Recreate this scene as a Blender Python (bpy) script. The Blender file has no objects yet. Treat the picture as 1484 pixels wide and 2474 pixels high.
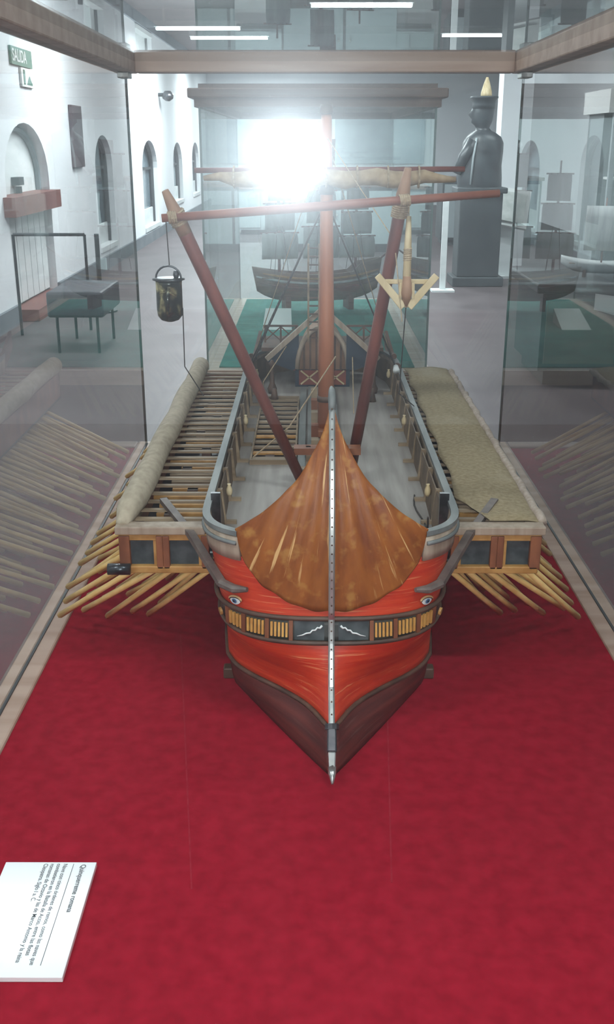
import bpy, math, random
from mathutils import Vector, Matrix

random.seed(7)
SC = bpy.context.scene
COL = SC.collection
PI = math.pi

# ------------------------------------------------------------------ camera
BZ = 0.80                      # height of the show-case floor above the room floor
CZ = 1.49                      # camera height
cam_d = bpy.data.cameras.new('camera')
cam = bpy.data.objects.new('camera', cam_d)
COL.objects.link(cam)
cam_d.sensor_fit = 'VERTICAL'
cam_d.sensor_height = 36.0
cam_d.lens = 36.0 * 2450 / 2474
cam_d.clip_start = 0.01
cam_d.clip_end = 200
cam.location = (0, 0, CZ)
cam.rotation_euler = (math.radians(70.0), 0, 0.0037)
SC.camera = cam

# ------------------------------------------------------------------ world, exposure, flash
w = bpy.data.worlds.new('world'); SC.world = w
w.use_nodes = True
w.node_tree.nodes['Background'].inputs[0].default_value = (0.75, 0.87, 1.0, 1)
w.node_tree.nodes['Background'].inputs[1].default_value = 0.5
vs = SC.view_settings
vs.view_transform = 'Standard'; vs.look = 'None'; vs.gamma = 1.0
vs.use_curve_mapping = False
vs.exposure = 0.28
SC.cycles.max_bounces = 8
SC.cycles.diffuse_bounces = 3
SC.cycles.glossy_bounces = 4
SC.cycles.use_light_tree = False
SC.cycles.use_adaptive_sampling = True
SC.cycles.adaptive_threshold = 0.03
SC.cycles.transparent_max_bounces = 48
SC.cycles.caustics_reflective = False
SC.cycles.caustics_refractive = False
SC.cycles.sample_clamp_indirect = 4.0

FLASH_W = 6.0
fl = bpy.data.lights.new('phone_flash', 'AREA')
fl.shape = 'DISK'; fl.size = 0.020; fl.energy = FLASH_W; fl.color = (0.92, 0.97, 1.0)
flo = bpy.data.objects.new('phone_flash', fl); COL.objects.link(flo)
flo.location = (-0.012, -0.012, CZ - 0.008)
flo.rotation_euler = (PI / 2, 0, 0)

# ------------------------------------------------------------------ helpers
TH = math.radians(20.0)
def ray(u, v):
    xc = (u - 751) / 2450.0; yc = (1237 - v) / 2450.0
    return xc, math.cos(TH) + yc * math.sin(TH), -math.sin(TH) + yc * math.cos(TH)

def at(u, v, d):
    """world point at depth d on the sight line of a photo pixel"""
    x, y, z = ray(u, v); t = d / y
    return Vector((x * t, d, CZ + z * t))

class MB:
    def __init__(s): s.v = []; s.f = []; s.uv = None
    def add(s, vs, fs):
        n = len(s.v); s.v += [tuple(p) for p in vs]; s.f += [tuple(i + n for i in f) for f in fs]
        return s
    def box(s, x0, x1, y0, y1, z0, z1):
        vs = [(x0,y0,z0),(x1,y0,z0),(x1,y1,z0),(x0,y1,z0),(x0,y0,z1),(x1,y0,z1),(x1,y1,z1),(x0,y1,z1)]
        return s.add(vs, [(0,3,2,1),(4,5,6,7),(0,1,5,4),(1,2,6,5),(2,3,7,6),(3,0,4,7)])
    def bar(s, a, b, w, h, up=(0,0,1), w2=None, h2=None):
        a = Vector(a); b = Vector(b); d = (b - a).normalized(); up = Vector(up)
        if abs(d.dot(up)) > .98: up = Vector((0,1,0))
        r = d.cross(up).normalized(); u = r.cross(d).normalized()
        w2 = w if w2 is None else w2; h2 = h if h2 is None else h2
        vs = []
        for p, ww, hh in ((a, w, h), (b, w2, h2)):
            for sx, sz in ((-1,-1),(1,-1),(1,1),(-1,1)):
                vs.append(p + r * sx * ww / 2 + u * sz * hh / 2)
        return s.add(vs, [(0,1,2,3)[::-1],(4,5,6,7),(0,1,5,4),(1,2,6,5),(2,3,7,6),(3,0,4,7)])
    def tube(s, pts, r, n=8, cap=True):
        pts = [Vector(p) for p in pts]
        if not hasattr(r, '__len__'): r = [r] * len(pts)
        vs = []; fs = []
        ref = Vector((0.13, 0.31, 0.94))
        prev = None
        for i, p in enumerate(pts):
            d = (pts[min(i + 1, len(pts) - 1)] - pts[max(i - 1, 0)]).normalized()
            if prev is None:
                if abs(d.dot(ref)) > .95: ref = Vector((1, 0.2, 0))
                a = d.cross(ref).normalized()
            else:
                a = (prev - d * prev.dot(d)).normalized()
            prev = a; b = d.cross(a)
            for k in range(n):
                t = 2 * PI * k / n
                vs.append(p + (a * math.cos(t) + b * math.sin(t)) * r[i])
        m = len(pts)
        for i in range(m - 1):
            for k in range(n):
                fs.append((i*n+k, i*n+(k+1)%n, (i+1)*n+(k+1)%n, (i+1)*n+k))
        if cap:
            fs.append(tuple(range(n))[::-1]); fs.append(tuple((m-1)*n + k for k in range(n)))
        return s.add(vs, fs)
    def lathe(s, prof, c=(0,0,0), n=20, sx=1, sy=1):
        """prof: list of (r, z) from bottom to top"""
        vs = []; fs = []
        for r, z in prof:
            for k in range(n):
                t = 2*PI*k/n
                vs.append((c[0]+r*sx*math.cos(t), c[1]+r*sy*math.sin(t), c[2]+z))
        for i in range(len(prof)-1):
            for k in range(n):
                fs.append((i*n+k, i*n+(k+1)%n, (i+1)*n+(k+1)%n, (i+1)*n+k))
        fs.append(tuple(range(n))[::-1]); fs.append(tuple((len(prof)-1)*n+k for k in range(n)))
        return s.add(vs, fs)
    def grid(s, rows):
        """rows: list of equal-length lists of points"""
        m = len(rows[0]); vs = [p for r in rows for p in r]
        fs = [(i*m+k, i*m+k+1, (i+1)*m+k+1, (i+1)*m+k) for i in range(len(rows)-1) for k in range(m-1)]
        return s.add(vs, fs)

def obj(name, mb, mat, parent=None, smooth=False, off=(0,0,0), solid=0, soff=-1, bevel=0):
    me = bpy.data.meshes.new(name)
    ox, oy, oz = off
    me.from_pydata([(x-ox, y-oy, z-oz) for x, y, z in mb.v], [], mb.f)
    if mb.uv:
        uvl = me.uv_layers.new(name='UVMap')
        for lp in me.loops: uvl.data[lp.index].uv = mb.uv[lp.vertex_index]
    me.update()
    o = bpy.data.objects.new(name, me); COL.objects.link(o)
    me.materials.append(mat)
    if smooth:
        for p in me.polygons: p.use_smooth = True
    if solid:
        md = o.modifiers.new('solid', 'SOLIDIFY'); md.thickness = solid; md.offset = soff
    if bevel:
        md = o.modifiers.new('bevel', 'BEVEL'); md.width = bevel; md.segments = 2; md.limit_method = 'ANGLE'
    if parent is not None: o.parent = parent
    return o

def tag(o, label, cat, group=None):
    o['label'] = label; o['category'] = cat
    if group: o['group'] = group
    return o
def thing(name, label, cat, loc, group=None, rz=0):
    o = bpy.data.objects.new(name, None); COL.objects.link(o)
    o.location = loc; o.rotation_euler = (0,0,rz); o.empty_display_size = .05
    return tag(o, label, cat, group)
def struct(name, mb, mat, **k):
    o = obj(name, mb, mat, **k); o['kind'] = 'structure'; return o

# ------------------------------------------------------------------ materials
def lerp3(a, b, t): return tuple(a[i]*(1-t)+b[i]*t for i in range(3))
def mat(name, c1, c2=None, scale=(8,8,8), rough=.6, metal=0, bump=0, detail=4, lo=.35, hi=.65, coord='Object', spec=.5, sheen=0):
    m = bpy.data.materials.new(name); m.use_nodes = True
    nt = m.node_tree; b = nt.nodes['Principled BSDF']
    b.inputs['Roughness'].default_value = rough; b.inputs['Metallic'].default_value = metal
    b.inputs['Specular IOR Level'].default_value = spec
    if sheen: b.inputs['Sheen Weight'].default_value = sheen
    if c2 is None:
        b.inputs['Base Color'].default_value = (*c1, 1)
        if not bump: return m
    tc = nt.nodes.new('ShaderNodeTexCoord'); mp = nt.nodes.new('ShaderNodeMapping')
    mp.inputs['Scale'].default_value = scale
    nt.links.new(tc.outputs[coord], mp.inputs[0])
    nz = nt.nodes.new('ShaderNodeTexNoise'); nz.inputs['Scale'].default_value = 1; nz.inputs['Detail'].default_value = detail
    nt.links.new(mp.outputs[0], nz.inputs['Vector'])
    if c2 is not None:
        rp = nt.nodes.new('ShaderNodeValToRGB')
        rp.color_ramp.elements[0].position = lo; rp.color_ramp.elements[1].position = hi
        rp.color_ramp.elements[0].color = (*c1, 1); rp.color_ramp.elements[1].color = (*c2, 1)
        nt.links.new(nz.outputs[0], rp.inputs[0]); nt.links.new(rp.outputs[0], b.inputs['Base Color'])
    if bump:
        bp = nt.nodes.new('ShaderNodeBump'); bp.inputs['Strength'].default_value = bump; bp.inputs['Distance'].default_value = .002
        nt.links.new(nz.outputs[0], bp.inputs['Height']); nt.links.new(bp.outputs[0], b.inputs['Normal'])
    return m
def add_streaks(m, col, scale, lo, hi, coord='Object', amt=.8, detail=3):
    """thin scratches of another colour mixed over a material's base colour"""
    nt = m.node_tree; b = nt.nodes['Principled BSDF']
    src = b.inputs['Base Color'].links[0].from_socket if b.inputs['Base Color'].links else None
    tc = nt.nodes.new('ShaderNodeTexCoord'); mp = nt.nodes.new('ShaderNodeMapping'); mp.inputs['Scale'].default_value = scale
    mp.inputs['Location'].default_value = (3.1, 1.7, 9.2)
    nz = nt.nodes.new('ShaderNodeTexNoise'); nz.inputs['Scale'].default_value = 1; nz.inputs['Detail'].default_value = detail
    rp = nt.nodes.new('ShaderNodeMapRange'); rp.inputs[1].default_value = lo; rp.inputs[2].default_value = hi; rp.inputs[4].default_value = amt
    mx = nt.nodes.new('ShaderNodeMix'); mx.data_type = 'RGBA'
    nt.links.new(tc.outputs[coord], mp.inputs[0]); nt.links.new(mp.outputs[0], nz.inputs['Vector']); nt.links.new(nz.outputs[0], rp.inputs[0])
    nt.links.new(rp.outputs[0], mx.inputs['Factor'])
    if src: nt.links.new(src, mx.inputs['A'])
    else: mx.inputs['A'].default_value = b.inputs['Base Color'].default_value
    mx.inputs['B'].default_value = (*col, 1)
    nt.links.new(mx.outputs['Result'], b.inputs['Base Color'])
def emis(name, c, s):
    m = bpy.data.materials.new(name); m.use_nodes = True
    b = m.node_tree.nodes['Principled BSDF']
    b.inputs['Base Color'].default_value = (*c, 1)
    b.inputs['Emission Color'].default_value = (*c, 1); b.inputs['Emission Strength'].default_value = s
    m.cycles.emission_sampling = 'NONE'
    return m
def glass(name, tint, dust, glow_lobes=()):
    """thin pane: clear, mirror-like towards grazing angles, with a film of dust; rough lobes added for flash glow and haze; the far face of the pane is clear"""
    m = bpy.data.materials.new(name); m.use_nodes = True
    nt = m.node_tree; nt.nodes.clear(); N = nt.nodes.new; L = nt.links.new
    out = N('ShaderNodeOutputMaterial'); geo = N('ShaderNodeNewGeometry')
    def math_(op, a, b):
        n = N('ShaderNodeMath'); n.operation = op
        for i, v in enumerate((a, b)):
            if isinstance(v, (int, float)): n.inputs[i].default_value = v
            else: L(v, n.inputs[i])
        return n.outputs[0]
    dot = N('ShaderNodeVectorMath'); dot.operation = 'DOT_PRODUCT'
    L(geo.outputs['Incoming'], dot.inputs[0]); L(geo.outputs['Normal'], dot.inputs[1])
    c = math_('SUBTRACT', 1.0, math_('MINIMUM', math_('ABSOLUTE', dot.outputs['Value'], 0), 1.0))
    r = math_('ADD', math_('MULTIPLY', math_('POWER', c, 5.0), .96), .04)
    r2 = math_('DIVIDE', math_('MULTIPLY', r, 2.0), math_('ADD', r, 1.0))       # both faces of the pane
    fr = math_('SUBTRACT', 1.0, geo.outputs['Backfacing'])
    tr = N('ShaderNodeBsdfTransparent'); tr.inputs[0].default_value = (*tint, 1)
    cur = tr.outputs[0]
    gl = N('ShaderNodeBsdfGlossy'); gl.inputs['Roughness'].default_value = 0.0
    lobes = [(gl.outputs[0], math_('MULTIPLY', r2, fr))]
    for rough, wt in glow_lobes:
        g2 = N('ShaderNodeBsdfGlossy'); g2.distribution = 'GGX'; g2.inputs['Roughness'].default_value = rough
        g2.inputs[0].default_value = (.85, .94, 1, 1)
        lobes.append((g2.outputs[0], math_('MULTIPLY', wt, fr)))
    df = N('ShaderNodeBsdfDiffuse'); df.inputs[0].default_value = (.78, .87, .93, 1)
    lobes.append((df.outputs[0], math_('MULTIPLY', dust*2, fr)))
    for sh, fac in lobes:
        mx = N('ShaderNodeMixShader'); L(fac, mx.inputs[0]); L(cur, mx.inputs[1]); L(sh, mx.inputs[2]); cur = mx.outputs[0]
    L(cur, out.inputs[0])
    return m

M = {}
M['wall'] = mat('white_plaster', (.80,.83,.85), (.86,.88,.9), (1.2,1.2,1.2), .85)
M['ceil'] = mat('grey_ceiling_paint', (.58,.62,.64), (.68,.72,.74), (.8,.8,.8), .9)
M['floor'] = mat('grey_mauve_floor', (.066,.050,.054), (.098,.078,.082), (2,2,2), .55, spec=.35)
M['skirt'] = mat('grey_skirting', (.13,.15,.17), (.18,.2,.22), (3,3,3), .7)
M['felt'] = mat('red_felt', (.27,.005,.017), (.345,.008,.024), (55,55,55), .92, bump=.25, spec=.1)
add_streaks(M['felt'], (.36,.03,.045), (5,1.2,4), .55, .8, amt=.2)
M['seam'] = mat('felt_seam', (.29,.012,.026), (.34,.025,.04), (90,90,90), .95, spec=.1)
M['casewood'] = mat('tan_case_wood', (.40,.25,.18), (.52,.36,.28), (3,30,30), .5)
M['casewood2'] = mat('dark_case_wood', (.10,.06,.045), (.17,.1,.075), (3,3,14), .5)
M['pedwood'] = mat('brown_pedestal_wood', (.13,.07,.05), (.2,.12,.09), (12,12,2), .5)
M['glassf'] = glass('case_glass_front', (.99,.995,.995), .0005, ((.12,.0010), (.27,.0026)))  # rough lobes added to spread a glow and veil round the flash
M['glass'] = glass('case_glass', (.93,.95,.945), .003)
M['glassb'] = glass('case_glass_dusty', (.94,.975,.97), .008)
M['glassedge'] = mat('glass_edge', (.16,.22,.21), rough=.2)
M['teal'] = mat('teal_felt', (.02,.20,.17), (.035,.27,.225), (14,14,14), .9)
M['steel'] = mat('steel', (.45,.46,.45), (.62,.62,.58), (60,60,60), .3, metal=.85)
M['darksteel'] = mat('dark_steel', (.05,.055,.06), (.14,.14,.15), (50,50,50), .3, metal=.8)
M['card'] = mat('white_card', (.93,.95,.96), rough=.4)
M['card'].node_tree.nodes['Principled BSDF'].inputs['Coat Weight'].default_value = 1.0
M['card'].node_tree.nodes['Principled BSDF'].inputs['Coat Roughness'].default_value = .13
M['ink'] = mat('grey_ink', (.16,.17,.18), rough=.6)
# ship
M['red'] = mat('red_hull_paint', (.50,.028,.010), (.60,.055,.016), (9,9,160), .42, bump=.25)
add_streaks(M['red'], (.74,.28,.12), (14,14,420), .60, .68, amt=.6)
M['under'] = mat('dark_bottom_paint', (.065,.010,.008), (.13,.022,.016), (8,8,120), .5, bump=.3)
add_streaks(M['under'], (.16,.09,.07), (14,14,260), .63, .75, amt=.5)
M['shell'] = mat('bronze_brown_bow_shield', (.17,.040,.008), (.345,.112,.020), (7,4.5,1), .45, spec=.3, bump=.5, coord='UV', lo=.28, hi=.72, detail=6)
add_streaks(M['shell'], (.52,.27,.07), (60,60,60), .56, .72, amt=.45, detail=6)
add_streaks(M['shell'], (.74,.47,.20), (19,2.2,1), .64, .70, coord='UV', amt=.8, detail=6)
M['darkwood'] = mat('dark_brown_wood', (.06,.032,.022), (.13,.07,.045), (30,30,30), .55)
M['belt'] = mat('slate_belt', (.035,.038,.034), (.08,.07,.05), (40,40,40), .5)
M['slate'] = mat('slate_panel', (.022,.032,.036), (.065,.08,.082), (60,60,60), .55)
M['ochre'] = mat('ochre_wood', (.36,.17,.04), (.52,.28,.085), (50,14,50), .55)
M['oar'] = mat('pale_oar_wood', (.72,.45,.15), (.84,.57,.23), (30,30,30), .5)
M['brown'] = mat('red_brown_wood', (.16,.05,.022), (.27,.095,.04), (40,40,20), .5)
M['peg'] = mat('peg_wood', (.55,.26,.06), (.68,.38,.1), (60,60,60), .5)
M['greyrail'] = mat('grey_rail', (.11,.12,.12), (.22,.23,.22), (40,8,40), .5)
M['strut'] = mat('grey_brown_strut', (.10,.075,.065), (.19,.15,.13), (40,40,40), .5)
M['palewood'] = mat('pale_weathered_wood', (.30,.22,.16), (.42,.33,.25), (90,90,6), .6)
M['greywood'] = mat('grey_deck_wood', (.26,.228,.205), (.37,.335,.305), (60,5,10), .6)
M['slat'] = mat('grey_brown_slat', (.20,.135,.08), (.34,.25,.16), (10,60,60), .6)
M['canvas'] = mat('beige_canvas', (.40,.33,.24), (.52,.44,.33), (90,60,90), .9, bump=.5)
M['khaki'] = mat('khaki_cloth', (.25,.19,.105), (.34,.265,.16), (160,160,160), .95, bump=.7)
add_streaks(M['khaki'], (.40,.34,.25), (9,7,9), .55, .75, amt=.5)
M['fringe'] = mat('frayed_cloth_edge', (.36,.28,.22), (.47,.38,.32), (120,120,120), .95, bump=.6)
M['mast'] = mat('mast_orange_brown', (.34,.10,.045), (.44,.16,.08), (30,30,5), .45)
M['lining'] = mat('brown_bulwark_lining', (.10,.065,.04), (.18,.12,.075), (30,30,30), .6)
M['spar2'] = mat('cross_spar_brown', (.22,.065,.04), (.30,.11,.07), (30,30,30), .45)
M['furl'] = mat('tan_furled_sail', (.30,.20,.11), (.42,.30,.18), (60,30,60), .85, bump=.5)
M['spar'] = mat('spar_red_brown', (.13,.03,.022), (.22,.06,.042), (30,30,8), .42)
M['sparlight'] = mat('spar_light_brown', (.27,.14,.08), (.36,.2,.12), (30,30,30), .6)
M['rope'] = mat('tan_rope', (.33,.24,.15), (.45,.34,.22), (200,200,200), .9)
M['darkrope'] = mat('dark_rope', (.035,.03,.028), (.07,.06,.055), (200,200,200), .9)
M['potglint'] = mat('dark_metal_gold_glints', (.05,.055,.05), (.62,.52,.26), (70,70,50), .2, metal=.9, lo=.5, hi=.66)  # gold reflections on the dark pot metal painted in as patches
M['anchorwood'] = mat('pale_anchor_wood', (.50,.37,.19), (.68,.55,.34), (60,60,12), .55)
M['white'] = mat('white_paint', (.8,.82,.8), rough=.5)
M['iris'] = mat('blue_iris', (.07,.14,.28), rough=.3)
M['black'] = mat('black_paint_and_shade', (.01,.01,.012), rough=.4)  # also colours in the shade below hatch slats and thwarts
M['lid'] = mat('tan_eyelid', (.62,.38,.18), rough=.5)
M['cabinred'] = mat('dull_red_panel', (.19,.035,.025), (.27,.07,.045), (40,40,40), .6)
M['navy'] = mat('navy_panel', (.012,.025,.045), (.03,.05,.075), (30,30,30), .6)
# room
M['reddoor'] = mat('red_brown_painted_wood', (.15,.04,.03), (.20,.06,.045), (4,4,4), .6)
M['plank'] = mat('white_plank', (.62,.66,.66), (.74,.77,.77), (2,2,9), .7)
M['niche'] = mat('grey_blue_glass', (.10,.14,.17), (.2,.26,.3), (1,1,1), .15)
M['nichelight'] = mat('pale_window_glass', (.35,.42,.46), (.5,.58,.62), (1,1,1), .2)
M['bronze'] = mat('dark_bronze', (.014,.018,.022), (.04,.05,.056), (7,7,7), .4)
M['greenpaint'] = mat('sign_green', (.10,.22,.17), rough=.5)
M['strip'] = mat('grey_red_board', (.08,.06,.07), (.12,.09,.10), (3,3,3), .5)
M['blackmetal'] = mat('black_metal', (.03,.035,.04), rough=.45)
M['bench'] = mat('dark_bench_leather', (.025,.03,.04), (.055,.06,.075), (6,6,6), .5)
M['cabgrey'] = mat('grey_cabinet', (.25,.29,.30), (.34,.38,.39), (1,1,1), .6)
M['cabdark'] = mat('dark_cabinet', (.025,.032,.036), (.05,.06,.065), (2,2,2), .5)
M['sail'] = mat('pale_sail_cloth', (.42,.44,.44), (.58,.6,.6), (30,4,4), .9)
M['hull2'] = mat('brown_ship_hull', (.13,.075,.045), (.22,.14,.09), (6,6,50), .5)
M['tube'] = emis('fluorescent_tube', (.9,.97,1.0), 14.0)
M['map'] = mat('faded_map_print', (.5,.53,.5), (.68,.7,.67), (9,9,9), .5)

# ------------------------------------------------------------------ room shell
XL, XR, YN, YF, ZT = -2.57, 4.6, -5.0, 27.0, 3.3
mb = MB().box(XL-.3, XR+.3, YN-.3, YF+.3, -.2, 0)
struct('floor', mb, M['floor'])
struct('ceiling', MB().box(XL-.3, XR+.3, YN-.3, YF+.3, ZT, ZT+.2), M['ceil'])
struct('wall_right', MB().box(XR, XR+.3, YN, YF, 0, ZT), M['wall'])
struct('wall_back', MB().box(XL-.3, XR+.3, YF, YF+.3, 0, ZT), M['wall'])
struct('wall_front', MB().box(XL-.3, XR+.3, YN-.3, YN, 0, ZT), M['wall'])
# left wall with arched openings: (y0, y1, sill z, spring z, crown z)
OPEN = [(8.95, 10.45, 0.0, 1.18, 1.66), (12.75, 13.85, .22, 1.2, 1.58), (16.3, 17.9, .18, 1.1, 1.53), (20.0, 21.4, .38, 1.1, 1.5), (23.2, 24.6, .38, 1.1, 1.5)]
mb = MB(); D = .28
def q(a, b, c, d): mb.add([a, b, c, d], [(0,1,2,3)])
y = YN
for y0, y1, zs, zp, zc in OPEN:
    q((XL,y,0),(XL,y0,0),(XL,y0,ZT),(XL,y,ZT))
    if zs > 0:
        q((XL,y0,0),(XL,y1,0),(XL,y1,zs),(XL,y0,zs))
    q((XL,y0,zs),(XL,y1,zs),(XL-D,y1,zs),(XL-D,y0,zs))
    n = 14; arc = []
    for k in range(n+1):
        t = PI*k/n
        arc.append(((y0+y1)/2-(y1-y0)/2*math.cos(t), zp+(zc-zp)*math.sin(t)))
    for (ya, za), (yb, zb) in zip(arc[:-1], arc[1:]):
        q((XL,ya,za),(XL,yb,zb),(XL,yb,ZT),(XL,ya,ZT))
        q((XL,ya,za),(XL,yb,zb),(XL-D,yb,zb),(XL-D,ya,za))
    q((XL,y0,zs),(XL,y0,zp),(XL-D,y0,zp),(XL-D,y0,zs)); q((XL,y1,zs),(XL,y1,zp),(XL-D,y1,zp),(XL-D,y1,zs))
    y = y1
q((XL,y,0),(XL,YF,0),(XL,YF,ZT),(XL,y,ZT))
mb.box(XL-.5, XL-.48, YN, YF, 0, ZT)
struct('wall_left', mb, M['wall'])
# skirting pieces between the openings
segs = []; y = YN
for o_ in OPEN:
    segs.append((y, o_[0])); y = o_[1] if o_[2] == 0 else o_[0]
segs.append((y, YF))
mb = MB()
for a_, b_ in segs: mb.box(XL, XL+.03, a_, b_, 0, .16)
struct('baseboard_left', mb, M['skirt'])
def arch_poly(y0, y1, zs, zp, zc, x, th, inset=0):
    m_ = MB(); pts = [(y0+inset, zs+inset), (y1-inset, zs+inset)]
    n = 16
    for k in range(n+1):
        t = PI*k/n
        pts.append(((y0+y1)/2+((y1-y0)/2-inset)*math.cos(t), zp+(zc-zp-inset)*math.sin(t)))
    N = len(pts)
    vs = [(x, a, b) for a, b in pts] + [(x-th, a, b) for a, b in pts]
    fs = [tuple(range(N)), tuple(range(N, 2*N))[::-1]] + [(i, N+i, N+(i+1) % N, (i+1) % N) for i in range(N)]
    return m_.add(vs, fs)
def arch_frame(y0, y1, zs, zp, zc, x, w_):
    pts = [(x, y0, zs), (x, y0, zp)]
    n = 16
    for k in range(1, n):
        t = PI*k/n
        pts.append((x, (y0+y1)/2-(y1-y0)/2*math.cos(t), zp+(zc-zp)*math.sin(t)))
    pts += [(x, y1, zp), (x, y1, zs)]
    return MB().tube(pts, w_, 6)
# opening 1: white plank half door below an arched board
y0, y1, zs, zp, zc = OPEN[0]
d1 = struct('door_1', arch_poly(y0, y1, 0, zp, zc, XL-.12, .06), M['plank'])
npl = 7
for k in range(npl):
    a_ = y0+.02+(y1-y0-.04)*k/npl; b_ = a_+(y1-y0-.04)/npl-.018
    obj('plank', MB().box(XL-.12, XL-.07, a_, b_, .12, .92), M['plank'], d1)
obj('cap_rail', MB().box(XL-.12, XL+.1, y0-.12, y1+.02, .9, 1.06), M['reddoor'], d1)
obj('sill', MB().box(XL-.1, XL+.16, y0+.1, y1+.05, 0, .1), M['reddoor'], d1)
obj('door_frame', arch_frame(y0+.05, y1-.05, 0, zp, zc-.05, XL-.1, .03), M['skirt'], d1)
obj('latch', MB().box(XL-.12, XL-.05, 9.55, 9.72, 1.13, 1.2).box(XL-.1, XL-.06, 9.6, 9.67, 1.0, 1.12), M['blackmetal'], d1)
for i, (op, mm) in enumerate(zip(OPEN[1:], ('niche', 'niche', 'nichelight', 'niche'))):
    y0, y1, zs, zp, zc = op
    wd = struct('window_%d' % (i+1), arch_poly(y0, y1, zs, zp, zc, XL-.14, .03), M[mm])
    obj('window_frame', arch_frame(y0+.03, y1-.03, zs, zp, zc-.03, XL-.1, .035), M['blackmetal'], wd)
    obj('window_sill', MB().box(XL-.13, XL+.02, y0, y1, zs, zs+.06), M['plank'], wd)
    obj('lower_panel', MB().box(XL-.13, XL-.1, y0+.05, y1-.05, zs+.06, zs+.3), M['plank'], wd)
    obj('transom', MB().box(XL-.13, XL-.1, y0+.05, y1-.05, zp-.02, zp+.02), M['blackmetal'], wd)
# ceiling beams
for i, yb in enumerate((2.3, 5.8, 9.3, 12.8, 16.3, 19.8, 23.3)):
    struct('trim_%d' % (i+1), MB().box(XL, XR, yb-.12, yb+.12, ZT-.22, ZT), M['ceil'])

# fluorescent fittings: rows across the hall
def fitting(x, y, rot, label, watts):
    t = thing('ceiling_light', label, 'light', (x, y, ZT-.30), 'fluorescent ceiling fittings', rot)
    obj('housing', MB().box(-.62, .62, -.09, .09, .05, .12).box(-.5, -.47, -.01, .01, .12, .30).box(.47, .5, -.01, .01, .12, .30), M['white'], t)
    for s in (-.045, .045):
        obj('tube', MB().tube([(-.6, s, .025), (.6, s, .025)], .016, 8), M['tube'], t, smooth=True)
    l = bpy.data.lights.new('fitting_light', 'AREA'); l.shape = 'RECTANGLE'; l.size = 1.2; l.size_y = .14
    l.energy = watts; l.color = (.92, .97, 1.0)
    lo = bpy.data.objects.new('fitting_light', l); COL.objects.link(lo); lo.parent = t; lo.location = (0, 0, -.01)
LEFTN, MIDN = 'the left wall side', 'the middle of the hall'
FIT = [(-1.2,-3.2,20,'behind the viewer, left side'), (.7,-3.2,18,'behind the viewer, middle'), (-1.3,.2,20,'over the near left floor'), (.9,.2,22,'above the galley case'),
       (-1.08,3.2,24,'reflected in the label card'), (.7,6.6,36,'past the second case, middle'), (2.9,6.6,13,'past the second case, right side'),
       (-1.3,7.0,80,'level with the plank door'), (-1.3,10.6,130,'above the exit sign wall'), (.6,10.2,60,'just out of sight above the middle aisle'), (2.9,10.6,20,'above the bronze bust'),
       (.60,13.4,75,'highest in the picture at middle'), (-1.62,16.0,90,'short-looking one at upper left'), (-1.28,17.4,120,'long one below it at upper left'),
       (-1.2,22.0,130,'far one just over the case rail'), (-.9,25.2,60,'farthest one down the hall'), (2.6,17.0,26,'far right of the hall')]
for x_, y_, w_, lab in FIT: fitting(x_, y_, 0, 'white twin-tube fluorescent ceiling light, '+lab, w_)

# ------------------------------------------------------------------ first show case
CX0, CX1, CY0, CY1 = -.372, .430, .30, 2.345      # red felt rectangle
CTZ = BZ+.831                                      # underside of the top frame
case = thing('display_case', 'large glass show case with tan wooden frame and red felt floor', 'display case', (.03, 1.3, 0))
co = (.03, 1.3, 0)
obj('pedestal', MB().box(CX0-.03, CX1+.03, CY0-.03, CY1+.03, 0.0, BZ-.06), M['pedwood'], case, off=co)
obj('felt_floor', MB().box(CX0, CX1, CY0, CY1, BZ-.02, BZ), M['felt'], case, off=co)
for (xa, ya, xb, yb) in ((-.194,1.36,-.1165,.81), (.104,1.22,.081,.82)):
    obj('felt_seam', MB().bar((xa,ya,BZ+.0002),(xb,yb,BZ+.0002),.0016,.0006), M['seam'], case, off=co)
BW = .046
def frame4(z0, z1, name, m_, x0, x1, y0, y1, bw):
    obj(name, MB().box(x0-bw, x0, y0-bw, y1+bw, z0, z1), m_, case, off=co, bevel=.003)
    obj(name, MB().box(x1, x1+bw, y0-bw, y1+bw, z0, z1), m_, case, off=co, bevel=.003)
    obj(name, MB().box(x0, x1, y0-bw, y0, z0, z1), m_, case, off=co, bevel=.003)
    obj(name, MB().box(x0, x1, y1, y1+bw, z0, z1), m_, case, off=co, bevel=.003)
frame4(BZ-.07, BZ+.004, 'base_rail', M['casewood'], CX0, CX1, CY0, CY1, BW)
frame4(CTZ, CTZ+.04, 'top_rail', M['casewood'], CX0-.004, CX1+.004, CY0-.004, CY1+.004, BW)
gx0, gx1, gy0, gy1 = CX0-.025, CX1+.025, CY0-.025, CY1+.025
g = .005
obj('glass_pane', MB().box(gx0-g, gx0, gy0, gy1, BZ+.004, CTZ), M['glass'], case, off=co)
obj('glass_pane', MB().box(gx1, gx1+g, gy0, gy1, BZ+.004, CTZ), M['glass'], case, off=co)
obj('glass_pane', MB().box(gx0, gx1, gy0-g, gy0, BZ+.004, CTZ), M['glassf'], case, off=co)
obj('glass_pane', MB().box(gx0, gx1, gy1, gy1+g, BZ+.004, CTZ), M['glassb'], case, off=co)
obj('glass_pane', MB().box(gx0, gx1, gy0, gy1, CTZ+.022, CTZ+.028), M['glassb'], case, off=co)
for xx in (gx0-g, gx1):
    for yy in (gy0-g, gy1):
        obj('glass_joint', MB().box(xx, xx+g, yy, yy+g, BZ+.004, CTZ), M['glassedge'], case, off=co)
for s, xx in ((1, gx0), (-1, gx1)):
    obj('groove_line', MB().box(xx-.002, xx+.002, gy0, gy1, BZ+.0035, BZ+.0055), M['black'], case, off=co)
    obj('corner_clip', MB().box(xx-.012, xx+.012, gy1-.05, gy1-.002, CTZ-.012, CTZ), M['steel'], case, off=co, bevel=.002)

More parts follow.
